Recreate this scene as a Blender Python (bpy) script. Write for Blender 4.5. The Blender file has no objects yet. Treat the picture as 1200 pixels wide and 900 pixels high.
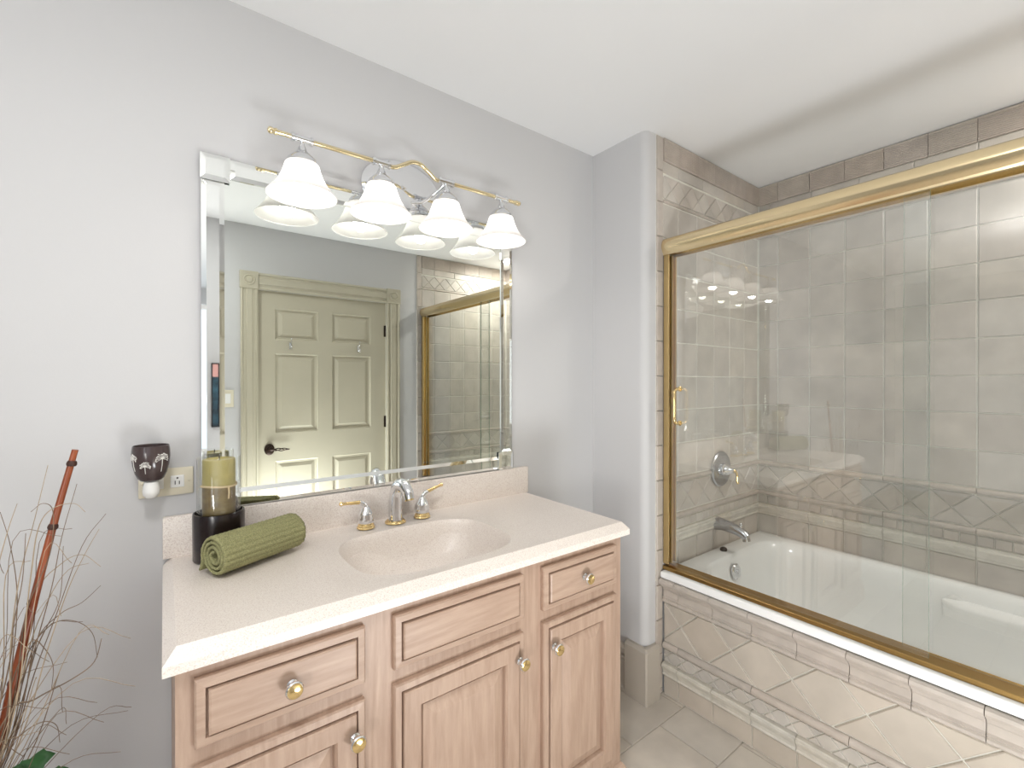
import bpy, bmesh, math, random
from mathutils import Vector, Matrix
random.seed(7)
PI = math.pi
S = bpy.context.scene
C = S.collection

# ------------------------------------------------------------------ camera, light, exposure
CAMZ = 1.3652
cam_d = bpy.data.cameras.new('camera'); cam = bpy.data.objects.new('camera', cam_d); C.objects.link(cam)
cam.location = (0, 0, CAMZ)
cam.rotation_euler = (PI/2 - 0.0041, 0, 0.92279 - PI/2)
cam_d.sensor_width = 36; cam_d.lens = 36*538.78/1200; cam_d.clip_start = 0.02
S.camera = cam
S.view_settings.view_transform = 'Standard'; S.view_settings.look = 'None'
S.view_settings.gamma = 1; S.view_settings.use_curve_mapping = False
S.view_settings.exposure = 0.05
S.cycles.use_denoising = True
S.cycles.max_bounces = 12; S.cycles.diffuse_bounces = 5; S.cycles.glossy_bounces = 6
S.cycles.transparent_max_bounces = 24; S.cycles.transmission_bounces = 6
S.cycles.caustics_reflective = False; S.cycles.caustics_refractive = False
S.cycles.sample_clamp_indirect = 6
W = bpy.data.worlds.new('world'); S.world = W; W.use_nodes = True
W.node_tree.nodes['Background'].inputs[0].default_value = (0.75, 0.86, 1.0, 1)
W.node_tree.nodes['Background'].inputs[1].default_value = 1.0

def area(name, loc, rot, sx, sy, power, col):
    l = bpy.data.lights.new(name, 'AREA'); l.shape = 'RECTANGLE'; l.size = sx; l.size_y = sy
    l.energy = power; l.color = col
    o = bpy.data.objects.new(name, l); C.objects.link(o); o.location = loc; o.rotation_euler = rot
    return o
WIN = dict(y0=-2.9, y1=-1.7, z0=0.55, z1=2.2)
XL, YB = -3.0, -3.2
area('added_window_fill', (XL+0.02, (WIN['y0']+WIN['y1'])/2, (WIN['z0']+WIN['z1'])/2), (0, -PI/2, 0), 1.6, 1.15, 14, (0.95, 0.97, 1.0))  # light of an unseen window, added to even out the room
area('added_rear_window_fill', (-1.35, YB+0.02, 1.4), (PI/2, 0, 0), 2.0, 1.7, 5, (0.95, 0.97, 1.0))  # second unseen window light, added for frontal fill
LPX, LPY = -1.0, 0.15
area('added_downlight', (-0.10, 0.15, 2.43), (0, 0, 0), 0.2, 0.2, 12, (1.0, 0.99, 0.97))  # unseen ceiling lamp, added to light the counter from above
area('added_pendant_uplight', (LPX, LPY, 2.175), (PI, 0, 0), 0.26, 0.26, 9, (1.0, 0.965, 0.92))  # uplight of an unseen pendant, added to brighten the ceiling
_d = Vector((0.88, -0.02, 0.52)).to_track_quat('-Z', 'Y').to_euler()
area('added_left_fill', (-1.30, -0.80, 0.95), _d, 0.5, 0.5, 23, (1.0, 0.98, 0.95))  # unseen fill without a fixture, added for ceiling and right side
_d2 = Vector((0.34, 0.26, 0.90)).to_track_quat('-Z', 'Y').to_euler()
area('added_bounce_fill', (0.66, -0.33, 0.26), _d2, 0.52, 0.52, 21, (0.95, 0.975, 1.0))  # unseen low fill without a fixture, added to brighten the ceiling
area('added_shower_downlight', (2.45, -0.22, 2.425), (0, 0, 0), 0.14, 0.14, 12, (1.0, 0.96, 0.9))  # unseen lamp, added to brighten the alcove tiles and tub
BULB = 27.0

# ------------------------------------------------------------------ measured places
YM, XP, YT, XB, ZC = 1.516, 1.633, 1.2157, 2.634, 2.44
YF = -0.57
XA = 1.7485
CT = 0.905

# ------------------------------------------------------------------ materials
def srgb(r, g, b):
    f = lambda c: (c/12.92 if c <= 0.04045 else ((c+0.055)/1.055)**2.4)
    return (f(r/255), f(g/255), f(b/255), 1)
def new_mat(name):
    m = bpy.data.materials.new(name); m.use_nodes = True
    return m, m.node_tree.nodes, m.node_tree.links, m.node_tree.nodes['Principled BSDF']
def mat(name, col, rough=0.5, metal=0.0, noise=0.0, nscale=8.0, bump=0.0, bscale=60.0, stretch=(1,1,1), tint=False, spec=0.5, col2=None, detail=4, coat=0.0, bdist=0.002):
    m, N, L, B = new_mat(name)
    B.inputs['Roughness'].default_value = rough; B.inputs['Metallic'].default_value = metal
    B.inputs['Specular IOR Level'].default_value = spec
    if coat: B.inputs['Coat Weight'].default_value = coat; B.inputs['Coat Roughness'].default_value = 0.1
    B.inputs['Base Color'].default_value = col
    tc = N.new('ShaderNodeTexCoord'); mp = N.new('ShaderNodeMapping'); mp.inputs['Scale'].default_value = stretch
    L.new(tc.outputs['Object'], mp.inputs['Vector'])
    out = None
    if noise > 0 or col2:
        n = N.new('ShaderNodeTexNoise'); n.inputs['Scale'].default_value = nscale; n.inputs['Detail'].default_value = detail
        L.new(mp.outputs['Vector'], n.inputs['Vector'])
        r = N.new('ShaderNodeValToRGB'); r.color_ramp.elements[0].position = 0.3; r.color_ramp.elements[1].position = 0.7
        c2 = col2 or tuple(min(1, c*(1+noise)) for c in col[:3])+(1,)
        c1 = col if col2 else tuple(c*(1-noise) for c in col[:3])+(1,)
        r.color_ramp.elements[0].color = c1; r.color_ramp.elements[1].color = c2
        L.new(n.outputs['Fac'], r.inputs['Fac']); out = r.outputs['Color']
    if tint:
        a = N.new('ShaderNodeAttribute'); a.attribute_name = 'tint'
        x = N.new('ShaderNodeMix'); x.data_type = 'RGBA'; x.blend_type = 'MULTIPLY'; x.inputs[0].default_value = 1
        if out: L.new(out, x.inputs[6])
        else: x.inputs[6].default_value = col
        L.new(a.outputs['Color'], x.inputs[7]); out = x.outputs[2]
    if out: L.new(out, B.inputs['Base Color'])
    if bump > 0:
        n2 = N.new('ShaderNodeTexNoise'); n2.inputs['Scale'].default_value = bscale; n2.inputs['Detail'].default_value = 3
        L.new(mp.outputs['Vector'], n2.inputs['Vector'])
        b = N.new('ShaderNodeBump'); b.inputs['Strength'].default_value = bump; b.inputs['Distance'].default_value = bdist
        L.new(n2.outputs['Fac'], b.inputs['Height']); L.new(b.outputs['Normal'], B.inputs['Normal'])
    return m

def wood_mat(name, vertical):
    m, N, L, B = new_mat(name)
    tc = N.new('ShaderNodeTexCoord'); mp = N.new('ShaderNodeMapping')
    mp.inputs['Scale'].default_value = (9, 9, 0.9) if vertical else (0.9, 9, 9)
    L.new(tc.outputs['Object'], mp.inputs['Vector'])
    n = N.new('ShaderNodeTexNoise'); n.inputs['Scale'].default_value = 1.4; n.inputs['Detail'].default_value = 2; n.inputs['Distortion'].default_value = 0.9
    L.new(mp.outputs['Vector'], n.inputs['Vector'])
    w = N.new('ShaderNodeMath'); w.operation = 'MULTIPLY'; w.inputs[1].default_value = 34
    L.new(n.outputs['Fac'], w.inputs[0])
    s = N.new('ShaderNodeMath'); s.operation = 'SINE'; L.new(w.outputs[0], s.inputs[0])
    s2 = N.new('ShaderNodeMath'); s2.operation = 'MULTIPLY_ADD'; s2.inputs[1].default_value = 0.09; L.new(s.outputs[0], s2.inputs[0])
    f = N.new('ShaderNodeTexNoise'); f.inputs['Scale'].default_value = 9; f.inputs['Detail'].default_value = 6; f.inputs['Roughness'].default_value = 0.7
    L.new(mp.outputs['Vector'], f.inputs['Vector']); L.new(f.outputs['Fac'], s2.inputs[2])
    r = N.new('ShaderNodeValToRGB')
    r.color_ramp.elements[0].position = 0.2; r.color_ramp.elements[0].color = srgb(163, 136, 118)
    r.color_ramp.elements[1].position = 0.8; r.color_ramp.elements[1].color = srgb(188, 163, 145)
    L.new(s2.outputs[0], r.inputs['Fac']); L.new(r.outputs['Color'], B.inputs['Base Color'])
    B.inputs['Roughness'].default_value = 0.42
    return m

def stone_mat(name, c1, c2, speck):
    m, N, L, B = new_mat(name)
    tc = N.new('ShaderNodeTexCoord')
    n = N.new('ShaderNodeTexNoise'); n.inputs['Scale'].default_value = 420; n.inputs['Detail'].default_value = 2
    L.new(tc.outputs['Object'], n.inputs['Vector'])
    r = N.new('ShaderNodeValToRGB'); e = r.color_ramp.elements
    e[0].position = 0.30; e[0].color = speck; e[1].position = 0.72; e[1].color = c2
    k = e.new(0.46); k.color = c1
    L.new(n.outputs['Fac'], r.inputs['Fac']); L.new(r.outputs['Color'], B.inputs['Base Color'])
    B.inputs['Roughness'].default_value = 0.32
    return m

def glass_mat(name, tintc, f0=0.045, k=1.0):
    # thin sheet glass: clear transmission plus an angle-dependent mirror reflection
    m = bpy.data.materials.new(name); m.use_nodes = True; N = m.node_tree.nodes; L = m.node_tree.links
    for n in list(N): N.remove(n)
    o = N.new('ShaderNodeOutputMaterial'); t = N.new('ShaderNodeBsdfTransparent'); t.inputs[0].default_value = tintc
    g = N.new('ShaderNodeBsdfGlossy'); g.inputs['Roughness'].default_value = 0.0; g.inputs[0].default_value = (1, 1, 1, 1)
    geo = N.new('ShaderNodeNewGeometry'); d = N.new('ShaderNodeVectorMath'); d.operation = 'DOT_PRODUCT'
    L.new(geo.outputs['Incoming'], d.inputs[0]); L.new(geo.outputs['Normal'], d.inputs[1])
    a = N.new('ShaderNodeMath'); a.operation = 'ABSOLUTE'; L.new(d.outputs['Value'], a.inputs[0])
    s = N.new('ShaderNodeMath'); s.operation = 'SUBTRACT'; s.inputs[0].default_value = 1; L.new(a.outputs[0], s.inputs[1])
    p = N.new('ShaderNodeMath'); p.operation = 'POWER'; p.inputs[1].default_value = 5; L.new(s.outputs[0], p.inputs[0])
    q = N.new('ShaderNodeMath'); q.operation = 'MULTIPLY_ADD'; q.inputs[1].default_value = (1-f0)*k; q.inputs[2].default_value = f0
    L.new(p.outputs[0], q.inputs[0])
    x = N.new('ShaderNodeMixShader'); L.new(q.outputs[0], x.inputs[0]); L.new(t.outputs[0], x.inputs[1]); L.new(g.outputs[0], x.inputs[2])
    L.new(x.outputs[0], o.inputs[0])
    return m

def emit_mat(name, col, strength):
    m = bpy.data.materials.new(name); m.use_nodes = True; N = m.node_tree.nodes; L = m.node_tree.links
    for n in list(N): N.remove(n)
    o = N.new('ShaderNodeOutputMaterial'); e = N.new('ShaderNodeEmission'); e.inputs[0].default_value = col; e.inputs[1].default_value = strength
    L.new(e.outputs[0], o.inputs[0]); return m

def frosted_mat(name, col, t=0.6):
    m = bpy.data.materials.new(name); m.use_nodes = True; N = m.node_tree.nodes; L = m.node_tree.links
    for n in list(N): N.remove(n)
    o = N.new('ShaderNodeOutputMaterial')
    tr = N.new('ShaderNodeBsdfTranslucent'); tr.inputs[0].default_value = col
    df = N.new('ShaderNodeBsdfDiffuse'); df.inputs[0].default_value = col
    gl = N.new('ShaderNodeBsdfGlossy'); gl.inputs['Roughness'].default_value = 0.15
    a = N.new('ShaderNodeMixShader'); a.inputs[0].default_value = t; L.new(df.outputs[0], a.inputs[1]); L.new(tr.outputs[0], a.inputs[2])
    b = N.new('ShaderNodeMixShader'); b.inputs[0].default_value = 0.05; L.new(a.outputs[0], b.inputs[1]); L.new(gl.outputs[0], b.inputs[2])
    L.new(b.outputs[0], o.inputs[0]); return m

M = {}
M['wall'] = mat('wall_paint', srgb(202, 202, 203), 0.6, bump=0.05, bscale=180)
M['ceil'] = mat('ceiling_paint', srgb(240, 241, 242), 0.75, bump=0.05, bscale=150)
M['trim'] = mat('taupe_trim_paint', srgb(184, 176, 165), 0.38)
M['door'] = mat('door_paint', srgb(188, 182, 163), 0.4, noise=0.02, nscale=5)
M['tile'] = mat('stone_wall_tile', srgb(207, 200, 191), 0.34, noise=0.11, nscale=9, bump=0.35, bscale=30, tint=True)
M['tile_lt'] = mat('pale_stone_tile', srgb(205, 195, 182), 0.36, noise=0.07, nscale=9, bump=0.3, bscale=30, tint=True)
M['mould'] = mat('stone_moulding', srgb(222, 217, 206), 0.4, noise=0.08, nscale=30, bump=0.4, bscale=60, tint=True)
M['mould_dk'] = mat('taupe_stone_moulding', srgb(202, 192, 182), 0.4, noise=0.08, nscale=20, bump=0.4, bscale=60, tint=True)
M['grout'] = mat('grout', srgb(224, 223, 214), 0.85, noise=0.06, nscale=40)
M['grout_dk'] = mat('floor_grout', srgb(190, 183, 172), 0.85, noise=0.06, nscale=40)
M['floor'] = mat('stone_floor_tile', srgb(226, 218, 207), 0.5, noise=0.14, nscale=5, bump=0.5, bscale=18, tint=True, detail=8)
M['wood_h'] = wood_mat('pickled_wood_horizontal', False)
M['wood_v'] = wood_mat('pickled_wood_vertical', True)
M['stone'] = stone_mat('speckled_solid_surface', srgb(236, 226, 217), srgb(245, 238, 231), srgb(212, 199, 191))
M['chrome'] = mat('polished_chrome', (0.80, 0.81, 0.83, 1), 0.05, 1.0)
M['dchrome'] = mat('brushed_chrome', (0.55, 0.57, 0.60, 1), 0.22, 1.0)
M['brass'] = mat('polished_brass', (0.86, 0.66, 0.33, 1), 0.14, 1.0)
M['brass_p'] = mat('pale_brass', (0.86, 0.74, 0.48, 1), 0.12, 1.0)
M['brass_d'] = mat('dark_brass', (0.42, 0.27, 0.10, 1), 0.32, 1.0)  # one even, darker and browner brass for the bottom track
M['brass_j'] = mat('jamb_brass', (0.66, 0.50, 0.25, 1), 0.34, 1.0)
M['brass_b'] = mat('satin_brass', (0.84, 0.69, 0.43, 1), 0.20, 1.0)
M['mirror'] = mat('silvered_mirror', (0.86, 0.90, 0.865, 1), 0.0, 1.0)
M['mirror_e'] = mat('bevelled_mirror', (0.90, 0.925, 0.91, 1), 0.02, 1.0)
M['glass'] = glass_mat('shower_glass', (0.975, 0.985, 0.980, 1), 0.092)
M['edge'] = mat('glass_edge', srgb(120, 150, 135), 0.1)
M['jar'] = glass_mat('clear_jar_glass', (0.985, 0.99, 0.985, 1), 0.06)
M['tub'] = mat('white_enamel', srgb(246, 247, 246), 0.12, coat=0.4)
M['frost'] = frosted_mat('frosted_glass', (0.80, 0.785, 0.765, 1), 0.33)
M['bulb'] = emit_mat('lit_bulb', (1.0, 0.95, 0.89, 1), BULB)
M['black'] = mat('black_plastic', srgb(18, 18, 20), 0.3)
M['bronze'] = mat('oil_rubbed_bronze', srgb(58, 46, 40), 0.35, 0.7)
M['darkwood'] = mat('espresso_lacquer', srgb(30, 20, 20), 0.22, noise=0.2, nscale=10)
M['ivory'] = mat('ivory_plastic', srgb(226, 219, 198), 0.35)
M['white'] = mat('white_plastic', srgb(238, 238, 236), 0.3)
M['ceramic'] = mat('brown_ceramic', srgb(72, 60, 60), 0.16, noise=0.1, nscale=30)
M['motif'] = mat('white_motif', srgb(235, 233, 228), 0.4)
M['towel'] = mat('green_terry', srgb(116, 116, 78), 0.95, col2=srgb(172, 170, 124), nscale=420, bump=0.8, bscale=520, bdist=0.002)
M['bamboo'] = mat('red_bamboo', srgb(104, 44, 20), 0.3, col2=srgb(158, 80, 40), nscale=25, stretch=(1, 1, 0.2))
M['node'] = mat('bamboo_node', srgb(60, 32, 20), 0.5)
M['twig'] = mat('dry_twig', srgb(120, 100, 82), 0.8, noise=0.3, nscale=30)
M['twig_p'] = mat('pale_dry_twig', srgb(168, 150, 126), 0.8, noise=0.25, nscale=30)
M['leaf'] = mat('green_leaf', srgb(54, 104, 52), 0.45, noise=0.2, nscale=60)
M['wax_g'] = mat('green_wax', srgb(172, 160, 98), 0.45, noise=0.12, nscale=30)
M['wax_b'] = mat('olive_brown_wax', srgb(140, 122, 74), 0.45, col2=srgb(100, 78, 46), nscale=18, stretch=(1, 1, 3))
M['twine'] = mat('natural_twine', srgb(222, 200, 160), 0.8, noise=0.1, nscale=80)
M['picture'] = mat('dark_print', srgb(34, 38, 48), 0.5, col2=srgb(70, 110, 128), nscale=14)
M['pink_print'] = mat('pink_print', srgb(232, 176, 170), 0.5, noise=.1)
M['pframe'] = mat('black_frame', srgb(24, 24, 26), 0.35)
M['shade_in'] = mat('opal_glass', srgb(240, 236, 228), 0.3)

# ------------------------------------------------------------------ helpers
def world_loc(o):
    v = Vector((0, 0, 0))
    while o is not None: v += o.location; o = o.parent
    return v
def obj(name, bm, material, parent=None, origin=None, smooth=False, recalc=True):
    if recalc: bmesh.ops.recalc_face_normals(bm, faces=bm.faces[:])
    off = world_loc(parent) if parent else Vector(origin or (0, 0, 0))
    for v in bm.verts: v.co -= off
    me = bpy.data.meshes.new(name); bm.to_mesh(me); bm.free()
    if smooth:
        for f in me.polygons: f.use_smooth = True
        if smooth != 'all': me.set_sharp_from_angle(angle=math.radians(38))
    for k in (material if isinstance(material, (list, tuple)) else [material]): me.materials.append(k)
    o = bpy.data.objects.new(name, me); C.objects.link(o)
    if parent: o.parent = parent
    else: o.location = off
    return o
def tag(o, label, cat, group=None, kind=None):
    o['label'] = label; o['category'] = cat
    if group: o['group'] = group
    if kind: o['kind'] = kind
    return o
def thing(name, label, cat, loc, group=None):
    o = bpy.data.objects.new(name, None); C.objects.link(o); o.location = loc; o.empty_display_size = 0.05
    return tag(o, label, cat, group)
def struct(name, bm, m, label=None, **k):
    o = obj(name, bm, m, **k); o['kind'] = 'structure'
    if label: o['label'] = label
    return o
def B(): return bmesh.new()
def quad(bm, *p, mi=0):
    f = bm.faces.new([bm.verts.new(q) for q in p]); f.material_index = mi; return f
def box(bm, x0, x1, y0, y1, z0, z1, bev=0.0, seg=2):
    r = bmesh.ops.create_cube(bm, size=1.0, matrix=Matrix.Translation(((x0+x1)/2, (y0+y1)/2, (z0+z1)/2)) @ Matrix.Diagonal((x1-x0, y1-y0, z1-z0, 1)))
    if bev:
        es = list({e for v in r['verts'] for e in v.link_edges})
        bmesh.ops.bevel(bm, geom=es, offset=bev, segments=seg, affect='EDGES', profile=0.5)
def lathe(bm, prof, c=(0, 0, 0), axis='z', n=48, sx=1.0, sy=1.0, cap=True, rot=None, mi=0):
    # prof: list of (radius, height)
    rings = []
    for r, h in prof:
        ring = []
        for i in range(n):
            a = 2*PI*i/n; x, y, z = r*math.cos(a)*sx, r*math.sin(a)*sy, h
            v = Vector((x, y, z))
            if axis == 'x': v = Vector((z, x, y))
            elif axis == 'y': v = Vector((x, z, y))
            if rot: v = rot @ v
            ring.append(bm.verts.new(v + Vector(c)))
        rings.append(ring)
    for a, b in zip(rings, rings[1:]):
        for i in range(n):
            f = bm.faces.new((a[i], a[(i+1) % n], b[(i+1) % n], b[i])); f.material_index = mi
    if cap:
        for k in (0, -1):
            if prof[k][0] > 1e-6:
                f = bm.faces.new(rings[k]); f.material_index = mi
def tube(bm, pts, rad, n=10, cap=True, flat=None, twist=0):
    pts = [Vector(p) for p in pts]; m = len(pts)
    rads = rad if isinstance(rad, (list, tuple)) else [rad]*m
    T = [(pts[min(i+1, m-1)]-pts[max(i-1, 0)]).normalized() for i in range(m)]
    up = Vector((0, 0, 1)) if abs(T[0].z) < 0.9 else Vector((1, 0, 0))
    nrm = (up - T[0]*up.dot(T[0])).normalized(); rings = []
    for i in range(m):
        nrm = (nrm - T[i]*nrm.dot(T[i])).normalized(); bn = T[i].cross(nrm)
        rr = rads[i]; ra, rb = rr if isinstance(rr, tuple) else (rr, rr)
        rings.append([bm.verts.new(pts[i] + nrm*ra*math.cos(2*PI*k/n) + bn*rb*math.sin(2*PI*k/n)) for k in range(n)])
    for a, b in zip(rings, rings[1:]):
        for k in range(n): bm.faces.new((a[k], a[(k+1) % n], b[(k+1) % n], b[k]))
    if cap: bm.faces.new(rings[0][::-1]); bm.faces.new(rings[-1])
def smooth_path(pts, k=8):
    pts = [Vector(p) for p in pts]; out = []
    P = [2*pts[0]-pts[1]] + pts + [2*pts[-1]-pts[-2]]
    for i in range(1, len(P)-2):
        p0, p1, p2, p3 = P[i-1], P[i], P[i+1], P[i+2]
        for j in range(k):
            t = j/k
            out.append(0.5*((2*p1)+(p2-p0)*t+(2*p0-5*p1+4*p2-p3)*t*t+(3*p1-p0-3*p2+p3)*t**3))
    out.append(pts[-1]); return out
def rings_panel(bm, x0, x1, z0, z1, rings, ymap):
    # nested rectangles (inset, depth) -> framed panel; ymap(depth) gives world y
    loops = []
    for ins, d in rings:
        y = ymap(d)
        loops.append([bm.verts.new((x0+ins, y, z0+ins)), bm.verts.new((x1-ins, y, z0+ins)), bm.verts.new((x1-ins, y, z1-ins)), bm.verts.new((x0+ins, y, z1-ins))])
    for a, b in zip(loops, loops[1:]):
        for i in range(4): bm.faces.new((a[i], a[(i+1) % 4], b[(i+1) % 4], b[i]))
    bm.faces.new(loops[-1]); 
    return loops

# --- tiles
def poly_inset(poly, d):
    n = len(poly); area2 = sum(poly[i][0]*poly[(i+1) % n][1]-poly[(i+1) % n][0]*poly[i][1] for i in range(n))
    if area2 < 0: poly = poly[::-1]
    out = []
    for i in range(n):
        p0, p1, p2 = poly[i-1], poly[i], poly[(i+1) % n]
        def off(a, b):
            dx, dy = b[0]-a[0], b[1]-a[1]; l = math.hypot(dx, dy)
            nx, ny = -dy/l, dx/l
            return (a[0]+nx*d, a[1]+ny*d, dx/l, dy/l)
        a = off(p0, p1); b = off(p1, p2)
        den = a[2]*b[3]-a[3]*b[2]
        if abs(den) < 1e-6: out.append((b[0], b[1])); continue
        t = ((b[0]-a[0])*b[3]-(b[1]-a[1])*b[2])/den
        out.append((a[0]+a[2]*t, a[1]+a[3]*t))
    return out
def poly_area(p): return 0.5*sum(p[i][0]*p[(i+1) % len(p)][1]-p[(i+1) % len(p)][0]*p[i][1] for i in range(len(p)))
def clip(poly, s0, s1, z0, z1):
    def cut(P, inside, inter):
        o = []
        for i in range(len(P)):
            a, b = P[i-1], P[i]
            if inside(b):
                if not inside(a): o.append(inter(a, b))
                o.append(b)
            elif inside(a): o.append(inter(a, b))
        return o
    def ix(k, v):
        def f(a, b):
            t = (v-a[k])/(b[k]-a[k]); return tuple(a[j]+(b[j]-a[j])*t for j in (0, 1))
        return f
    for k, v, s in ((0, s0, 1), (0, s1, -1), (1, z0, 1), (1, z1, -1)):
        poly = cut(poly, lambda p: (p[k]-v)*s >= -1e-9, ix(k, v))
        if len(poly) < 3: return None
    q = []
    for p in poly:
        if not q or math.hypot(p[0]-q[-1][0], p[1]-q[-1][1]) > 1e-5: q.append(p)
    if len(q) > 2 and math.hypot(q[0][0]-q[-1][0], q[0][1]-q[-1][1]) < 1e-5: q.pop()
    return q if len(q) > 2 else None
class Tiler:
    def __init__(s, fmap): s.bm = B(); s.f = fmap; s.lay = s.bm.loops.layers.color.new('tint')
    def tint(s, faces, v=None, amt=0.06, warm=0.02):
        k = v if v is not None else 1+random.uniform(-amt, amt*0.6)*.7; w = random.uniform(-warm, warm)*.3
        for f in faces:
            for l in f.loops: l[s.lay] = (min(1, k*(1+w)*0.94), min(1, k*0.94), min(1, k*(1-w)*0.94), 1)
    def tile(s, poly, g=0.004, h=0.006, bev=0.0022, base=0.0, amt=0.06):
        p0 = poly_inset(poly, g/2)
        if abs(poly_area(p0)) < 3e-5 or poly_area(p0) < 0: return
        p1 = poly_inset(p0, bev)
        if poly_area(p1) < 1e-5: return
        j = [random.uniform(-0.0005, 0.0005) for _ in p1]
        L0 = [s.bm.verts.new(s.f(a, b, base)) for a, b in p0]
        L1 = [s.bm.verts.new(s.f(a, b, base+h-bev)) for a, b in p0]
        L2 = [s.bm.verts.new(s.f(a, b, base+h+j[i])) for i, (a, b) in enumerate(p1)]
        fs = []
        for A, Bb in ((L0, L1), (L1, L2)):
            for i in range(len(A)): fs.append(s.bm.faces.new((A[i], A[(i+1) % len(A)], Bb[(i+1) % len(A)], Bb[i])))
        fs.append(s.bm.faces.new(L2)); s.tint(fs, amt=amt)
    def grid(s, s0, s1, z0, z1, w, hh, so=None, zo=None, skip=None, **k):
        so = s0 if so is None else so; zo = z0 if zo is None else zo
        a = so - w*math.ceil((so-s0)/w)
        while a < s1-1e-4:
            b = zo - hh*math.ceil((zo-z0)/hh)
            while b < z1-1e-4:
                q = clip([(a, b), (a+w, b), (a+w, b+hh), (a, b+hh)], s0, s1, z0, z1)
                if q and poly_area(q) > 1e-4: s.tile(q, **k)
                b += hh
            a += w
    def diamonds(s, s0, s1, z0, z1, dg, so, zo, **k):
        r = dg/2; a = so - dg*(math.ceil((so-s0)/dg)+1)
        while a < s1+dg:
            for ox, oz in ((0, 0), (r, r), (r, -r), (0, dg), (0, -dg)):
                q = clip([(a+ox-r, zo+oz), (a+ox, zo+oz-r), (a+ox+r, zo+oz), (a+ox, zo+oz+r)], s0, s1, z0, z1)
                if q and abs(poly_area(q)) > 1.2e-4: s.tile(q, **k)
            a += dg
    def profile(s, pts, s0, s1, step=0.152, gap=0.002, so=None, amt=0.04):
        # pts (height above face, z) swept along s in jointed lengths
        so = s0 if so is None else so
        a = so - step*math.ceil((so-s0)/step)
        while a < s1-1e-4:
            u0, u1 = max(a, s0)+gap/2, min(a+step, s1)-gap/2
            if u1-u0 > 0.004:
                A = [s.bm.verts.new(s.f(u0, z, h)) for h, z in pts]; E = [s.bm.verts.new(s.f(u1, z, h)) for h, z in pts]
                fs = [s.bm.faces.new((A[i], A[i+1], E[i+1], E[i])) for i in range(len(A)-1)]
                fs += [s.bm.faces.new(A), s.bm.faces.new(E[::-1])]
                s.tint(fs, amt=amt)
            a += step
def roundprof(z0, z1, h, n=8, p=1.0):
    return [(0.0, z0)] + [(h*math.sin(PI*i/n)**p if 0 < i < n else 0.001, z0+(z1-z0)*(1-math.cos(PI*i/n))/2) for i in range(n+1)] + [(0.0, z1)]

fb = lambda s, z, h: (XB-h, s, z)
fe = lambda s, z, h: (s, YT-h, z)
ff = lambda s, z, h: (s, YF+h, z)
fa = lambda s, z, h: (XA-h, s, z)
fl = lambda s, t, h: (s, t, -0.006+h)

# ------------------------------------------------------------------ room shell
b = B(); quad(b, (XL-0.1, YB-0.1, -0.0035), (2.7, YB-0.1, -0.0035), (2.7, 1.6, -0.0035), (XL-0.1, 1.6, -0.0035)); 
fl_grout = b
t = Tiler(fl); tw, th = 0.330, 0.243
for k in range(-19, 3):
    y1 = 1.10 + th*(k+1); y0 = y1-th
    off = 1.57 if k % 2 else 1.40
    if k == -1: off = 1.57
    a = off - tw*15
    while a < 1.76:
        q = clip([(a, y0), (a+tw, y0), (a+tw, y1), (a, y1)], XL, 1.755, YB, YM)
        if q and y1 < YF and a > 0: q = None
        if q and poly_area(q) > 2e-4: t.tile(q, g=0.005, h=0.006, bev=0.0016, amt=0.07)
        a += tw
fo = struct('floor', t.bm, M['floor'])
obj('floor_grout', fl_grout, M['grout_dk'], fo)
b = B(); box(b, XL-0.1, 2.75, YB-0.1, 1.62, ZC, ZC+0.08); struct('ceiling', b, M['ceil'])
b = B(); box(b, XL-0.1, XP+0.2, YM, YM+0.1, -0.02, ZC); struct('wall_back', b, M['wall'])
# pilaster block with rounded corner, carrying the alcove end wall
b = B(); R = 0.035; pts = [(XP, YM+0.1), (XP, YT+R)]
for i in range(1, 9):
    a = PI/2*i/8; pts.append((XP+R-R*math.cos(a), YT+R-R*math.sin(a)))
pts += [(XB+0.1, YT), (XB+0.1, YM+0.1)]
lo = [b.verts.new((x, y, -0.02)) for x, y in pts]; hi = [b.verts.new((x, y, ZC)) for x, y in pts]
for i in range(len(pts)):
    j = (i+1) % len(pts); b.faces.new((lo[i], lo[j], hi[j], hi[i]))
b.faces.new(lo); b.faces.new(hi)
struct('wall_right_stub', b, M['wall'], smooth=True)
b = B(); box(b, XB, XB+0.1, YF-0.1, YT, -0.02, ZC); struct('wall_right', b, M['grout'])
# door wall with an opening for the door
DX0, DX1, DZ = 0.518, 1.434, 2.003
b = B(); box(b, -0.25, DX0, YF-0.1, YF, -0.02, ZC); box(b, -0.25, -0.15, YB, YF-0.1, -0.02, ZC); box(b, DX1, XB, YF-0.1, YF, -0.02, ZC); box(b, DX0, DX1, YF-0.1, YF, DZ, ZC)
struct('wall_front', b, M['wall'])
# left wall with an opening, its unseen window added as a light source
b = B(); w = WIN
box(b, XL-0.1, XL, YB, w['y0'], -0.02, ZC); box(b, XL-0.1, XL, w['y1'], YM, -0.02, ZC)
box(b, XL-0.1, XL, w['y0'], w['y1'], -0.02, w['z0']); box(b, XL-0.1, XL, w['y0'], w['y1'], w['z1'], ZC)
struct('wall_left', b, M['wall'])
b = B()
box(b, XL-0.07, XL-0.03, w['y0'], w['y0']+0.05, w['z0'], w['z1']); box(b, XL-0.07, XL-0.03, w['y1']-0.05, w['y1'], w['z0'], w['z1'])
box(b, XL-0.07, XL-0.03, w['y0'], w['y1'], w['z0'], w['z0']+0.05); box(b, XL-0.07, XL-0.03, w['y0'], w['y1'], w['z1']-0.05, w['z1'])
box(b, XL-0.07, XL-0.03, w['y0'], w['y1'], 1.36, 1.40)
wo = struct('added_window_1', b, M['trim'])
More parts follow.
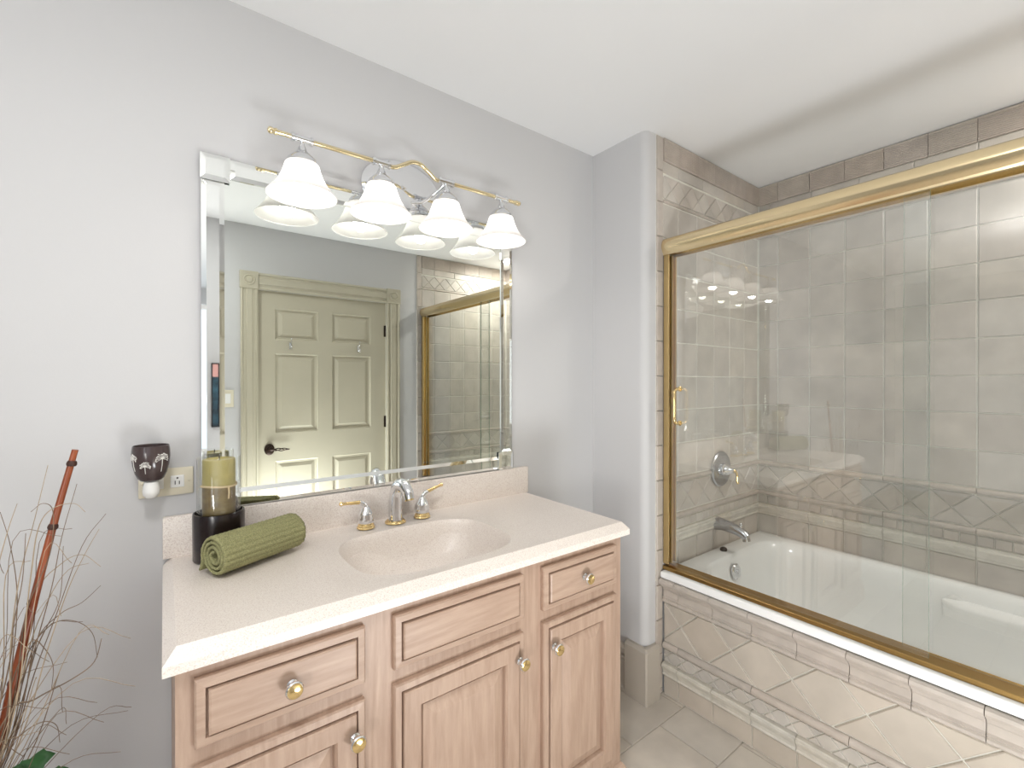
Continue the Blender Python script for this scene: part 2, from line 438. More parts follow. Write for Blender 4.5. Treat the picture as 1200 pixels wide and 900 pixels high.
b = B(); box(b, XL-0.052, XL-0.048, w['y0']+0.05, w['y1']-0.05, w['z0']+0.05, w['z1']-0.05); obj('added_window_pane', b, M['jar'], wo)

b = B(); box(b, XL-0.1, -2.35, YB-0.1, YB, -0.02, ZC); box(b, -0.35, -0.15, YB-0.1, YB, -0.02, ZC); box(b, -2.35, -0.35, YB-0.1, YB, -0.02, 0.55); box(b, -2.35, -0.35, YB-0.1, YB, 2.25, ZC)
struct('wall_rear', b, M['wall'])
b = B()
for x0, x1, z0, z1 in ((-2.35, -2.30, .55, 2.25), (-.40, -.35, .55, 2.25), (-1.375, -1.325, .55, 2.25), (-2.35, -.35, .55, .60), (-2.35, -.35, 2.20, 2.25)): box(b, x0, x1, YB-.07, YB-.03, z0, z1)
wo = struct('added_window_2', b, M['trim'])  # unseen window, added as a light source behind the camera
b = B(); box(b, -2.3, -.4, YB-.052, YB-.048, .6, 2.2); obj('added_window_pane', b, M['jar'], wo)
# alcove tile: bands shared by back, end and far walls
z_field0 = 0.936
def alcove(fm, s0, s1, so, name, trimcol=None, joint=0.152):
    t = Tiler(fm)
    t.grid(s0, s1, 0.53, 0.642, joint, 0.2, so=so, zo=0.53, amt=0.05)                 # base course
    t.grid(s0, s1, 0.702, 0.744, 0.0505, 0.0505, so=so, zo=0.702, g=0.003, amt=0.05)  # small tiles
    t.diamonds(s0, s1, 0.776, 0.908, 0.134, so+0.008, 0.842, g=0.003, h=0.006, amt=0.07)
    t.grid(s0, s1, z_field0, 2.152, 0.152, 0.152, so=so, zo=z_field0, g=0.0045, h=0.0045, bev=0.0025, amt=0.06)
    t.diamonds(s0, s1, 2.17, 2.276, 0.106, so, 2.223, g=0.002, h=0.006, amt=0.08)
    t.grid(s0, s1, 2.284, 2.335, 0.2, 0.06, so=so, zo=2.284, g=0.003)
    o = struct(name, t.bm, M['tile'])
    t = Tiler(fm)
    t.profile([(0, .644), (.012, .644), (.014, .650), (.010, .656), (.013, .668), (.019, .678), (.019, .686), (.012, .690), (.012, .698), (0, .700)], s0, s1, joint, so=so)
    m1 = obj('tile_cap_moulding', t.bm, M['mould'], o)
    t = Tiler(fm)
    t.profile(roundprof(.746, .772, .014), s0, s1, joint*2, so=so); t.profile(roundprof(.910, .934, .013), s0, s1, joint*2, so=so)
    t.profile(roundprof(2.154, 2.168, .010), s0, s1, joint*2, so=so)
    obj('pencil_rail', t.bm, M['mould_dk'], o)
    t = Tiler(fm); pr = [(0, 2.337)]
    z = 2.337; n = 12
    for i in range(n):
        pr += [(0.009, z), (0.012, z+0.0015), (0.012, z+0.006)]; z += (2.432-2.337)/n
    pr += [(0.012, 2.434), (0, 2.436)]
    t.profile(pr, s0, s1, 0.152, so=so)
    obj('ribbed_listello', t.bm, M['mould_dk'], o)
    return o
ga = B(); box(ga, 1.702, XB, YT-0.0015, YT, 0.5, ZC); box(ga, 1.702, XB, YF, YF+0.0015, 0.5, ZC)
tl = alcove(fb, YF+0.01, YT-0.008, 0.348, 'trim_1')
obj('wall_grout', ga, M['grout'], tl)
alcove(fe, 1.748, XB-0.008, XB-0.008-0.152*5, 'trim_2')
alcove(ff, 1.748, XB-0.008, XB-0.008-0.152*5, 'trim_3')
for fm, n in ((fe, 'trim_4'), (ff, 'trim_5')):
    t = Tiler(fm); zz = 0.328-0.152
    t.grid(1.702, 1.747, 0.0, 2.29, 0.2, 0.152, so=1.702, zo=0.024, g=0.003, h=0.009, bev=0.003)
    t.grid(1.702, 1.747, 2.29, 2.436, 0.2, 0.152, so=1.702, zo=2.29, g=0.003, h=0.009, bev=0.003)
    struct(n, t.bm, M['mould_dk'])

# baseboards, plinth
def board(bm, a, bb, axis, face, d):
    # profile (out, z)
    pr = [(0, 0), (.024, 0), (.024, .018), (.016, .026), (.016, .135), (.012, .139), (.016, .143), (.016, .150), (.010, .154), (.014, .160), (.018, .172), (.018, .188), (.008, .200), (0, .204)]
    def P(s, h, z): return (s, face-h, z) if axis == 'x' else (face-h, s, z)
    A = [bm.verts.new(P(a, h, z)) for h, z in pr]; E = [bm.verts.new(P(bb, h, z)) for h, z in pr]
    for i in range(len(A)-1): bm.faces.new((A[i], A[i+1], E[i+1], E[i]))
    bm.faces.new(A); bm.faces.new(E[::-1])
b = B(); board(b, 1.205, XP, 'x', YM, 1); board(b, XL, -0.02, 'x', YM, 1); struct('baseboard_back', b, M['trim'])
b = B(); board(b, YT+0.085, YM, 'y', XP, 1); struct('baseboard_right', b, M['trim'])
b = B(); pt = [(XP-.026, YT+.09), (XP-.026, YT-.020), (XP-.020, YT-.026), (1.700, YT-.026), (1.700, YT+.001), (XP+.0, YT+.001), (XP+.001, YT+.09)]
lo = [b.verts.new((x, y, 0)) for x, y in pt]; hi = [b.verts.new((x, y, .222)) for x, y in pt]
h2 = [b.verts.new((x+(.012 if x < XP-.01 else 0), y+(.012 if y < YT-.01 else 0), .234)) for x, y in pt]
for A, E in ((lo, hi), (hi, h2)):
    for i in range(len(pt)): b.faces.new((A[i], A[(i+1) % len(pt)], E[(i+1) % len(pt)], E[i]))
b.faces.new(h2); struct('trim_6', b, M['trim'])
b = B()
def pr2(x0, x1):
    box(b, x0, x1, YF, YF+0.016, 0, 0.18, 0.004)
pr2(-.24, 0.41); pr2(1.55, 1.70); struct('baseboard_front', b, M['trim'])
b = B(); box(b, XL, XL+0.016, YB+0.016, YM-0.03, 0, 0.18, 0.004); struct('baseboard_left', b, M['trim'])

# door with six raised panels, in the wall behind the camera
b = B(); y0 = YF-0.055; y1 = YF-0.012
xs = [0.521, 0.627, 0.913, 1.017, 1.312, 1.431]; zs = [0.008, 0.215, 0.805, 1.005, 1.567, 1.665, 1.885, 2.0]
for i in range(5):
    for j in range(7):
        if i in (1, 3) and j in (1, 3, 5):
            rings_panel(b, xs[i], xs[i+1], zs[j], zs[j+1], [(0, 0), (.008, .012), (.014, .012), (.020, .014), (.045, .003), (.048, .003)], lambda d: y1-d)
        else: quad(b, (xs[i], y1, zs[j]), (xs[i+1], y1, zs[j]), (xs[i+1], y1, zs[j+1]), (xs[i], y1, zs[j+1]))
bmesh.ops.remove_doubles(b, verts=b.verts[:], dist=1e-5)
box(b, xs[0], xs[-1], y0, y1-0.016, zs[0], zs[-1])
do = struct('door_1', b, M['door'], origin=(0.976, YF-0.03, 0), recalc=False)
# casing
b = B()
def casing_leg(x0, x1, z0, z1):
    w_ = x1-x0; pr = [(0, 0), (0, .020), (.010, .024), (.016, .016), (.030, .016), (.036, .022), (w_-.036, .022), (w_-.030, .016), (w_-.016, .016), (w_-.010, .022), (w_, .018), (w_, 0)]
    A = [b.verts.new((x0+u, YF+h, z0)) for u, h in pr]; E = [b.verts.new((x0+u, YF+h, z1)) for u, h in pr]
    for i in range(len(A)-1): b.faces.new((A[i], A[i+1], E[i+1], E[i]))
    b.faces.new(A); b.faces.new(E[::-1])
casing_leg(0.412, 0.516, 0.18, 2.006); casing_leg(1.436, 1.546, 0.18, 2.006)
pr = [(0, 0), (0, .020), (.010, .022), (.016, .016), (.030, .016), (.036, .022), (.074, .022), (.080, .016), (.094, .016), (.100, .024), (.110, .020), (.110, 0)]
A = [b.verts.new((0.516, YF+h, 2.006+u)) for u, h in pr]; E = [b.verts.new((1.436, YF+h, 2.006+u)) for u, h in pr]
for i in range(len(A)-1): b.faces.new((A[i], A[i+1], E[i+1], E[i]))
for x0, x1 in ((0.407, 0.518), (1.434, 1.549)):
    box(b, x0, x1, YF, YF+0.030, 2.004, 2.120, 0.003)
    cx = (x0+x1)/2
    lathe(b, [(.036, 0), (.036, .004), (.030, .008), (.026, .003), (.022, .003), (.018, .007), (0.0001, .008)], (cx, YF+.030, 2.062), axis='y', n=32, cap=False)
    box(b, x0+.002, x1-.002, YF, YF+0.028, 0, 0.18, 0.003)
box(b, 0.5165, 0.5205, YF-0.06, YF-0.002, 0, 2.003); box(b, 1.4315, 1.4355, YF-0.06, YF-0.002, 0, 2.003); box(b, .5165, 1.4355, YF-.06, YF-.002, 2.001, 2.0055)
obj('door_casing', b, M['door'], do)
# lever handle
b = B(); kx, kz = 0.588, 0.893
lathe(b, [(.032, 0), (.032, .006), (.024, .011), (.011, .014), (.011, .040), (.0001, .042)], (kx, y1, kz), axis='y', n=28, cap=False)
bmesh.ops.scale(b, vec=(1, 1, 1.25), verts=b.verts[:], space=Matrix.Translation((-kx, 0, -kz)))
for k in range(3):
    pts = []
    for i in range(25):
        tt = i/24; a = 2*PI*k/3+tt*5.2; rr = 0.010*math.sin(PI*min(1, tt*0.95+0.05))
        pts.append((kx+0.012+tt*0.112, y1+0.036+rr*math.cos(a), kz+rr*math.sin(a)-0.004*tt))
    tube(b, pts, 0.0034, 6)
tube(b, [(kx, y1+.036, kz), (kx+.018, y1+.036, kz)], .008, 10)
obj('door_handle', b, M['bronze'], do, smooth=True)
for z in (1.777, 1.047, 0.28):
    b = B(); tube(b, [(1.4315, y1+.006, z-.045), (1.4315, y1+.006, z+.045)], .0062, 10); box(b, 1.420, 1.431, y1-.001, y1+.001, z-.045, z+.045); obj('hinge', b, M['bronze'], do, smooth=True)
for x in (0.726, 1.216):
    b = B(); box(b, x-.008, x+.008, y1, y1+.004, 1.60, 1.65, 0.002)
    tube(b, smooth_path([(x, y1+.003, 1.640), (x, y1+.022, 1.650), (x, y1+.030, 1.664), (x, y1+.034, 1.672)]), .0028, 8)
    tube(b, smooth_path([(x, y1+.003, 1.615), (x, y1+.018, 1.600), (x, y1+.032, 1.600), (x, y1+.038, 1.616)]), .0032, 8)
    bmesh.ops.create_uvsphere(b, u_segments=10, v_segments=8, radius=.006, matrix=Matrix.Translation((x, y1+.034, 1.674)))
    bmesh.ops.create_uvsphere(b, u_segments=10, v_segments=8, radius=.006, matrix=Matrix.Translation((x, y1+.038, 1.618)))
    obj('coat_hook', b, M['chrome'], do, smooth=True)
# switch plate beside the door
t_ = thing('light_switch', 'ivory wall light switch beside the taupe door casing, seen in the mirror', 'light switch', (0.339, YF, 1.198))
b = B(); box(b, .305, .373, YF, YF+.006, 1.198, 1.313, .003); obj('switch_plate', b, M['ivory'], t_)
b = B(); box(b, .323, .355, YF+.0055, YF+.010, 1.223, 1.288, .002); obj('rocker', b, M['white'], t_)

# ------------------------------------------------------------------ vanity cabinet
VX0, VX1, VY = 0.014, 1.192, 0.986
t_ = thing('vanity_cabinet', 'pickled pinkish wood vanity cabinet with raised panel doors under the mirror', 'cabinet', (0.6, 1.25, 0))
b = B()
box(b, VX0, VX0+.018, VY+.019, YM-.003, .0, .864); box(b, VX1-.018, VX1, VY+.019, YM-.003, .0, .864)
box(b, VX0+.018, VX1-.018, VY+.019, YM-.02, .12, .138)
box(b, VX0+.018, VX1-.018, YM-.02, YM-.003, .0, .864)
# face frame: stiles and rails
for x0, x1 in ((VX0, .055), (.330, .420), (.762, .860), (1.145, VX1)): box(b, x0, x1, VY, VY+.019, .10, .864)
for x0, x1 in ((.055, .330), (.420, .762), (.860, 1.145)):
    for z0, z1 in ((.10, .175), (.665, .735), (.832, .864)): box(b, x0, x1, VY, VY+.019, z0, z1)
obj('cabinet_body', b, M['wood_v'], t_)
b = B()
pr = [(0, 0), (.022, 0), (.022, .082), (.017, .088), (.015, .100), (.008, .112), (.004, .118), (0, .120)]
# base moulding wraps front and right side
def bp(k, z):
    return [(VX0-.002, VY-k, z), (VX1+k, VY-k, z), (VX1+k, YM-.02, z)]
L_ = [[b.verts.new(q) for q in bp(k, z)] for k, z in pr]
for A, E in zip(L_, L_[1:]):
    for i in range(2): b.faces.new((A[i], A[i+1], E[i+1], E[i]))
obj('base_moulding', b, M['wood_h'], t_)
DR = [(0, 0), (0, .012), (.003, .016), (.016, .017), (.0165, .0090), (.0200, .0090), (.0205, .021), (.024, .0225)]
DO = DR + [(.060, .0225), (.064, .0165), (.0660, .006), (.071, .006), (.0715, .010), (.100, .0195), (.103, .0195)]
def front(name, x0, x1, z0, z1, rings, knob=None, m='wood_h'):
    b = B(); rings_panel(b, x0, x1, z0, z1, rings, lambda d: VY-.0005-d)
    quad(b, (x0, VY-.0005, z0), (x1, VY-.0005, z0), (x1, VY-.0005, z1), (x0, VY-.0005, z1))
    o = obj(name, b, M[m], t_)
    if knob:
        kx, kz = knob; yk = VY-.0005-.0225
        b = B(); lathe(b, [(.010, 0), (.010, -.003), (.0065, -.006), (.0065, -.012), (.013, -.017), (.0165, -.021), (.0165, -.0245), (.0145, -.027)], (kx, yk, kz), axis='y', n=28)
        k = obj('knob', b, M['chrome'], o, smooth=True)
        b = B(); lathe(b, [(.0140, -.0268), (.0138, -.0285), (.010, -.030), (.0001, -.0305)], (kx, yk, kz), axis='y', n=28, cap=False)
        obj('knob_face', b, M['brass'], k, smooth=True)
    return o
front('drawer', .041, .342, .722, .843, DR, (.196, .782))
front('false_drawer', .407, .776, .722, .843, DR)
front('drawer', .847, 1.156, .722, .843, DR, (1.001, .784))
front('door', .041, .342, .150, .687, DO, (.317, .622), 'wood_v')
front('door', .407, .776, .150, .687, DO, (.755, .622), 'wood_v')
front('door', .847, 1.156, .150, .687, DO, (.878, .618), 'wood_v')

# ------------------------------------------------------------------ vanity top with integral bowl
t_ = thing('countertop', 'speckled pinkish cream stone countertop with moulded basin on the wooden cabinet', 'countertop', (0.6, 1.25, .865))
X0, X1, Y0, Y1 = -0.004, 1.217, 0.968, YM-.002
cx, cy = 0.607, 1.205
def rect_pts(x0, x1, y0, y1, n=26):
    o = []
    for i in range(n): o.append((x0+(x1-x0)*i/n, y0))
    for i in range(n): o.append((x1, y0+(y1-y0)*i/n))
    for i in range(n): o.append((x1-(x1-x0)*i/n, y1))
    for i in range(n): o.append((x0, y1-(y1-y0)*i/n))
    return o
outer = rect_pts(X0+.020, X1-.014, Y0+.022, Y1)
def sup(q, a, bb, e, ccx=cx, ccy=cy):
    th = math.atan2(q[1]-cy, q[0]-cx); c, s = math.cos(th), math.sin(th)
    r = (abs(c/a)**e+abs(s/bb)**e)**(-1/e); return (ccx+r*c, ccy+r*s)
b = B(); loops = []
def addloop(pts, z): loops.append([b.verts.new((x, y, z)) for x, y in pts])
def edge_pts(ins_l, ins_r, ins_f): return rect_pts(X0+ins_l, X1-ins_r, Y0+ins_f, Y1)
for k, z in ((.02, .150), (.10, .147), (.165, .122), (.200, .085), (.222, .045)): addloop([sup(q, k, k*.76, 2.7) for q in outer], CT-z)
addloop([sup(q, .25, .192, 3) for q in outer], .866)
addloop(edge_pts(.018, .018, .018), .866)
addloop(edge_pts(0, 0, 0), .866); addloop(edge_pts(.0, .0, .0), .884)
addloop(edge_pts(.020, .014, .022), CT)
addloop([sup(q, .300, .236, 5, cx, 1.237) for q in outer], CT)
addloop([sup(q, .290, .228, 5, cx, 1.237) for q in outer], CT-.0025)
addloop([sup(q, .233, .177, 3.3) for q in outer], CT-.0025)
for k, z in ((.2305, .008), (.224, .020), (.213, .045), (.198, .075), (.178, .102), (.150, .122), (.11, .134), (.06, .138), (.02, .139)):
    addloop([sup(q, k, k*(.170/.226)*(1-.06*(z/.139)), 3.2, cx+.0, cy+.02*z/.139) for q in outer], CT-z)
for A, E in zip(loops, loops[1:]):
    n = len(A)
    for i in range(n): b.faces.new((A[i], A[(i+1) % n], E[(i+1) % n], E[i]))
b.faces.new(loops[-1]); b.faces.new(loops[0])
obj('counter', b, M['stone'], t_, smooth=True)
b = B(); box(b, X0, X1, Y1-.020, Y1, CT-.001, 1.012, .003); obj('backsplash', b, M['stone'], t_, smooth=True)
b = B(); lathe(b, [(.022, .001), (.022, .003), (.014, .004), (.014, .001), (.0001, .001)], (cx, cy+.02, CT-.1385), n=28, cap=False); obj('drain', b, M['chrome'], t_, smooth=True)

# faucet set: spout and two lever handles, each standing on the deck
FY = 1.436
t_ = thing('basin_faucet', 'chrome and gold widespread basin faucet with arched spout and two levers', 'faucet', (.606, FY, CT-.0025))
Zd = CT+.0002
b = B()
pth = smooth_path([(.606, FY, Zd+.008), (.606, FY+.002, Zd+.05), (.607, FY-.002, Zd+.095), (.609, FY-.022, Zd+.124), (.612, FY-.052, Zd+.128), (.615, FY-.076, Zd+.110), (.616, FY-.084, Zd+.090)], 6)
n_ = len(pth)
rad = []
for i in range(n_):
    u = i/(n_-1)
    rad.append((.022-.006*u, .026-.007*u))
tube(b, pth, rad, 20); sp_ = obj('spout', b, M['chrome'], t_, smooth=True)
b = B(); lathe(b, [(.0001, 0), (.034, 0), (.034, .003), (.030, .006), (.028, .006), (.027, .009), (.0001, .010)], (.606, FY, Zd), n=32, cap=False); obj('gold_ring', b, M['brass'], sp_, smooth=True)
b = B(); tube(b, [pth[-1]+Vector((0, 0, .004)), pth[-1]-Vector((-.0003, .003, .004))], .0145, 16); obj('aerator', b, M['brass'], sp_, smooth=True)
def lever(x, y, direction):
    b = B(); lathe(b, [(.018, .011), (.024, .020), (.0255, .031), (.022, .042), (.0225, .044), (.018, .054), (.011, .064), (.009, .068), (.0001, .069)], (x, y, Zd), n=32, cap=False)
    d = Vector(direction).normalized()
    p0 = Vector((x, y, Zd+.060))
    tube(b, smooth_path([p0, p0+d*.006+Vector((0, 0, .014)), p0+d*.022+Vector((0, 0, .024))]), [.0085]*9+[.0075]*7+[.0062], 12)
    hb_ = obj('handle', b, M['chrome'], t_, smooth=True)
    b = B(); lathe(b, [(.0001, 0), (.027, 0), (.028, .003), (.025, .006), (.025, .010), (.023, .012), (.0001, .013)], (x, y, Zd), n=32, cap=False); obj('gold_ring', b, M['brass'], hb_, smooth=True)
    b = B(); q = p0+d*.020+Vector((0, 0, .0235)); dd = (d+Vector((0, 0, .10 if direction[0] < 0 else .24))).normalized()
    tube(b, [q, q+dd*.004, q+dd*.045, q+dd*.058, q+dd*.062, q+dd*.066], [.0062, .0064, .0046, .0052, .0075, .0045], 12)
    obj('lever', b, M['brass'], hb_, smooth=True)
lever(.508, FY, (-1, -.15, 0))
lever(.702, FY, (1, .12, 0))

# ------------------------------------------------------------------ mirror
mx0, mx1, mz0, mz1 = .079, 1.139, 1.0125, 1.989
t_ = thing('wall_mirror', 'large wall mirror with faceted glass border and square corners above the countertop', 'mirror', ((mx0+mx1)/2, YM-.002, mz0))
sw = .056
b = B(); box(b, mx0+.010, mx1-.010, YM-.008, YM-.002, mz0+.010, mz1-.010)
obj('mirror_panel', b, M['mirror'], t_)
def strip(x0, x1, z0, z1, y=YM-.012, bv=.012, d=.0016, name='mirror_strip'):
    b = B()
    rings_panel(b, x0, x1, z0, z1, [(0, -.004), (0, 0), (bv, d)], lambda q: y-q+.0)
    quad(b, (x0, y+.004, z0), (x1, y+.004, z0), (x1, y+.004, z1), (x0, y+.004, z1))
    return obj(name, b, M['mirror_e'], t_)
cb = .070
strip(mx0+.002, mx0+sw, mz0+cb, mz1-cb); strip(mx1-sw, mx1-.002, mz0+cb, mz1-cb)
b = B(); rr_ = [[(mx0+cb, z), (mx1-cb, z)] for z in (mz0+.002, mz0+.012, mz0+sw-.015, mz0+sw)]; yy_ = [YM-.0115, YM-.013, YM-.013, YM-.0065]
vv_ = [[b.verts.new((x, y, z)) for x, z in rw] for rw, y in zip(rr_, yy_)]
for A, E in zip(vv_, vv_[1:]): b.faces.new((A[0], A[1], E[1], E[0]))
obj('mirror_strip', b, M['mirror_e'], t_)
strip(mx0+cb, mx1-cb, mz1-sw, mz1-.002)
for x in (mx0, mx1-cb):
    for z in (mz0, mz1-cb): strip(x, x+cb, z, z+cb, y=YM-.017, bv=.012, d=.003, name='corner_block')

# ------------------------------------------------------------------ vanity light fixture
LX = [.316, .549, .780, 1.014]; LY = 1.408; LZ = 2.057
fx = .665
t_ = thing('vanity_light', 'chrome and gold vanity light bar with four bell shades above the mirror', 'wall lamp', (fx, YM, 2.04))
b = B(); lathe(b, [(.145, -.001), (.145, -.006), (.137, -.011), (.125, -.013), (.05, -.015), (.0001, -.016)], (fx, YM, 2.032), axis='y', n=64, sy=.70, cap=False)
lathe(b, [(.010, -.014), (.008, -.020), (.0001, -.022)], (fx, YM, 2.04), axis='y', n=16, cap=False)
obj('back_plate', b, M['chrome'], t_, smooth=True)
b = B()
pts = [(.240, LY, LZ), (.40, LY, LZ), (.548, LY, LZ), (.590, LY, LZ-.002), (.622, LY-.004, LZ+.014), (.652, LY-.006, LZ+.030), (.682, LY-.006, LZ+.030), (.712, LY-.004, LZ+.014), (.742, LY, LZ-.002), (.782, LY, LZ), (.93, LY, LZ), (1.092, LY, LZ)]
tube(b, smooth_path(pts, 7), .0068, 14)
for x in (.240, 1.092):
    s_ = -1 if x < .6 else 1
    lathe(b, [(.0068, -.012), (.0095, -.010), (.0095, -.005), (.0072, -.003), (.0090, .002), (.0095, .006), (.0075, .011), (.0001, .014)], (x, LY, LZ), axis='x', n=16, cap=False, rot=Matrix.Diagonal((s_, 1, 1)))
obj('gold_bar', b, M['brass_p'], t_, smooth=True)
for x, s_ in ((.549, -1), (.780, 1)):
    b = B(); tube(b, smooth_path([(fx+s_*.03, YM-.012, 1.995), (fx+s_*.06, YM-.045, 1.996), (fx+s_*.092, YM-.085, 2.025), (x, LY+.004, LZ-.004)]), .0055, 12)
    obj('support_arm', b, M['chrome'], t_, smooth=True)
shade_prof = [(.0395, .096), (.0455, .088), (.0500, .072), (.0560, .055), (.0645, .038), (.0750, .022), (.0855, .010), (.0920, .003), (.0940, .0005), (.0930, -.001)]
ZR = 1.895
for i, x in enumerate(LX):
    b = B()
    lathe(b, [(.0100, -.030), (.0125, -.028), (.0125, -.022), (.0098, -.020), (.0098, .020), (.0125, .022), (.0125, .028), (.0100, .030)], (x, LY, LZ), axis='x', n=18)
    lathe(b, [(.0085, LZ-.008), (.0065, LZ-.014), (.0065, LZ-.018), (.0120, LZ-.026), (.0150, LZ-.036), (.0250, LZ-.044), (.0340, LZ-.053), (.0405, LZ-.061), (.0420, LZ-.070), (.0420, LZ-.076), (.0400, LZ-.077), (.0390, LZ-.070)], (x, LY, 0), n=32, cap=False)
    h = obj('lamp_holder', b, M['chrome'], t_, smooth=True)
    b = B(); lathe(b, shade_prof, (x, LY, ZR), n=56, cap=False); 
    s_ = obj('lamp_shade', b, M['frost'], h, smooth='all')
    b = B(); lathe(b, [(.0001, ZR-.002), (.012, ZR+.001), (.0205, ZR+.012), (.0235, ZR+.032), (.0215, ZR+.048), (.015, ZR+.062), (.0125, ZR+.076), (.0125, ZR+.10)], (x, LY, 0), n=28, cap=False)
    obj('bulb', b, M['bulb'], h, smooth='all')

# ------------------------------------------------------------------ tub apron and bathtub
t_ = thing('tub_apron', 'beige tiled tub apron with diamond tiles, pencil rail and white moulding', 'tub surround', (XA, .3, 0))
SA0, SA1 = YF+.004, YT-.014
b = B(); box(b, XA, XA+.02, SA0, SA1, 0, .50); core = obj('grout_bed', b, M['grout'], t_)
t = Tiler(fa)
t.grid(SA0, SA1, .003, .086, .153, .2, so=.822, zo=.003, g=.004, h=.006, bev=.002, amt=.04)
obj('base_tile_course', t.bm, M['tile_lt'], t_)
t = Tiler(fa)
t.profile([(0, .088), (.012, .088), (.016, .094), (.012, .100), (.014, .112), (.022, .126), (.024, .134), (.018, .138), (.017, .143), (0, .145)], SA0, SA1, .153, so=.822)
obj('white_moulding', t.bm, M['mould'], t_)
t = Tiler(fa); t.diamonds(SA0, SA1, .146, .199, .0718, .256+.0359, .1725, g=.0035, h=.005, bev=.0015, amt=.07); obj('small_diamond_band', t.bm, M['tile'], t_)
t = Tiler(fa); t.profile(roundprof(.200, .232, .016), SA0, SA1, .306, so=.822); obj('pencil_rail', t.bm, M['mould_dk'], t_)
t = Tiler(fa); t.diamonds(SA0, SA1, .234, .405, .2155, .256+.10775, .328, g=.005, h=.007, bev=.003, amt=.05); obj('diamond_tiles', t.bm, M['tile_lt'], t_)
t = Tiler(fa)
t.profile([(0, .406), (.010, .406), (.016, .412), (.016, .420), (.011, .424), (.016, .430), (.009, .436), (.009, .462), (.014, .466), (.014, .472), (.026, .478), (.026, .484), (.040, .490), (.046, .500), (.044, .510), (.036, .514), (0, .514)], SA0, SA1, .153, so=.822)
obj('cap_moulding', t.bm, M['mould_dk'], t_)

TX0, TX1, TY0, TY1, TZ = 1.722, XB-.012, YF+.014, YT-.013, .546
t_ = thing('bathtub', 'long white enamel bathtub set behind the tiled apron', 'bathtub', ((TX0+TX1)/2, .32, .1))
bx, by = (1.815+2.565)/2, (1.115-.46)/2
outer = rect_pts(TX0, TX1, TY0, TY1, 30)
def sup2(q, a, bb, e, sx=0, sy=0):
    th = math.atan2(q[1]-by, q[0]-bx); c, s = math.cos(th), math.sin(th)
    r = (abs(c/a)**e+abs(s/bb)**e)**(-1/e); return (bx+sx+r*c, by+sy+r*s)
b = B(); loops = []
def irect(i): return rect_pts(TX0+i, TX1-i, TY0+i, TY1-i, 30)
addloop(irect(0), .517); addloop(irect(0), .538); addloop(irect(.003), .5435); addloop(irect(.008), TZ)
ha, hb = .375, .7875
addloop([sup2(q, ha+.006, hb+.006, 7) for q in outer], TZ); addloop([sup2(q, ha, hb, 7) for q in outer], TZ-.003)
for f_, fy, z, e in ((.975, .985, .020, 6.5), (.955, .972, .06, 6), (.93, .955, .13, 5.5), (.90, .935, .22, 5), (.875, .915, .31, 5), (.84, .89, .365, 4.6), (.78, .85, .395, 4.2), (.5, .6, .405, 4), (.1, .2, .408, 4)):
    addloop([sup2(q, ha*f_, hb*fy, e) for q in outer], TZ-z)
for A, E in zip(loops, loops[1:]):
    n = len(A)
    for i in range(n): b.faces.new((A[i], A[(i+1) % n], E[(i+1) % n], E[i]))
b.faces.new(loops[-1])
# arm rest moulded into the long far side: a recessed shelf
obj('tub_shell', b, M['tub'], t_, smooth=True)
b = B()
armx = 2.535
pr = [(-.02, .49), (.012, .488), (.030, .478), (.036, .465), (.030, .452), (.012, .440), (-.02, .36)]
ys = [.435, .425, .40, .36, .30, .22, .12, .04, .0, -.02]
sc = [0.05, .5, .85, 1, 1, 1, 1, .9, .5, 0.05]
LL = [[b.verts.new((armx-h*s_+(.02 if 0 else 0), y, .47+(z-.47)*(.5+.5*s_))) for h, z in pr] for y, s_ in zip(ys, sc)]
for A, E in zip(LL, LL[1:]):
    for i in range(len(A)-1): b.faces.new((A[i], A[i+1], E[i+1], E[i]))
obj('arm_rest', b, M['tub'], t_, smooth='all')
# overflow plate on the faucet end slope
ov = Vector((2.135, 1.085, .478))
rotm = Matrix.Rotation(math.radians(-8), 3, 'X')
b = B(); lathe(b, [(.036, 0), (.036, -.006), (.030, -.012), (.0001, -.014)], ov, axis='y', n=36, cap=False, rot=rotm)
lathe(b, [(.010, -.012), (.010, -.02), (.0001, -.022)], ov, axis='y', n=16, cap=False, rot=rotm)
obj('overflow_cover', b, M['chrome'], t_, smooth=True)
b = B(); lathe(b, [(.0165, 0), (.0165, .008), (.013, .014), (.007, .017), (.0001, .018)], (2.170, 1.160, TZ), n=28, cap=False); obj('air_button', b, M['black'], t_, smooth=True)
b = B(); lathe(b, [(.022, 0), (.022, -.005), (.012, -.008), (.0001, -.006)], (2.545, .40, .485), axis='x', n=24, cap=False); obj('whirlpool_jet', b, M['white'], t_, smooth=True)
b = B(); lathe(b, [(.03, 0), (.03, .004), (.02, .006), (.0001, .006)], (2.16, .93, TZ-.4065), n=28, cap=False); obj('drain', b, M['chrome'], t_, smooth=True)

# tub spout and valve on the end wall
YW = YT-.0075
t_ = thing('tub_spout', 'dark chrome tub spout on the alcove end wall above the bathtub', 'tub spout', (2.19, YW, .66))
b = B()
pth = smooth_path([(2.190, YW, .665), (2.190, YW-.03, .665), (2.190, YW-.08, .660), (2.190, YW-.125, .648), (2.190, YW-.150, .632)], 6); n_ = len(pth)
tube(b, pth, [.034-.014*(i/(n_-1))**.8 for i in range(n_)], 24)
obj('spout_body', b, M['dchrome'], t_, smooth=True)
b = B(); tube(b, [(2.19, YW-.142, .648), (2.19, YW-.150, .614)], [.0165, .0175], 20); tube(b, [(2.19, YW-.12, .668), (2.19, YW-.122, .684)], .004, 8)
bmesh.ops.create_uvsphere(b, u_segments=12, v_segments=8, radius=.008, matrix=Matrix.Translation((2.19, YW-.122, .688)))
obj('spout_tip', b, M['chrome'], t_, smooth=True)
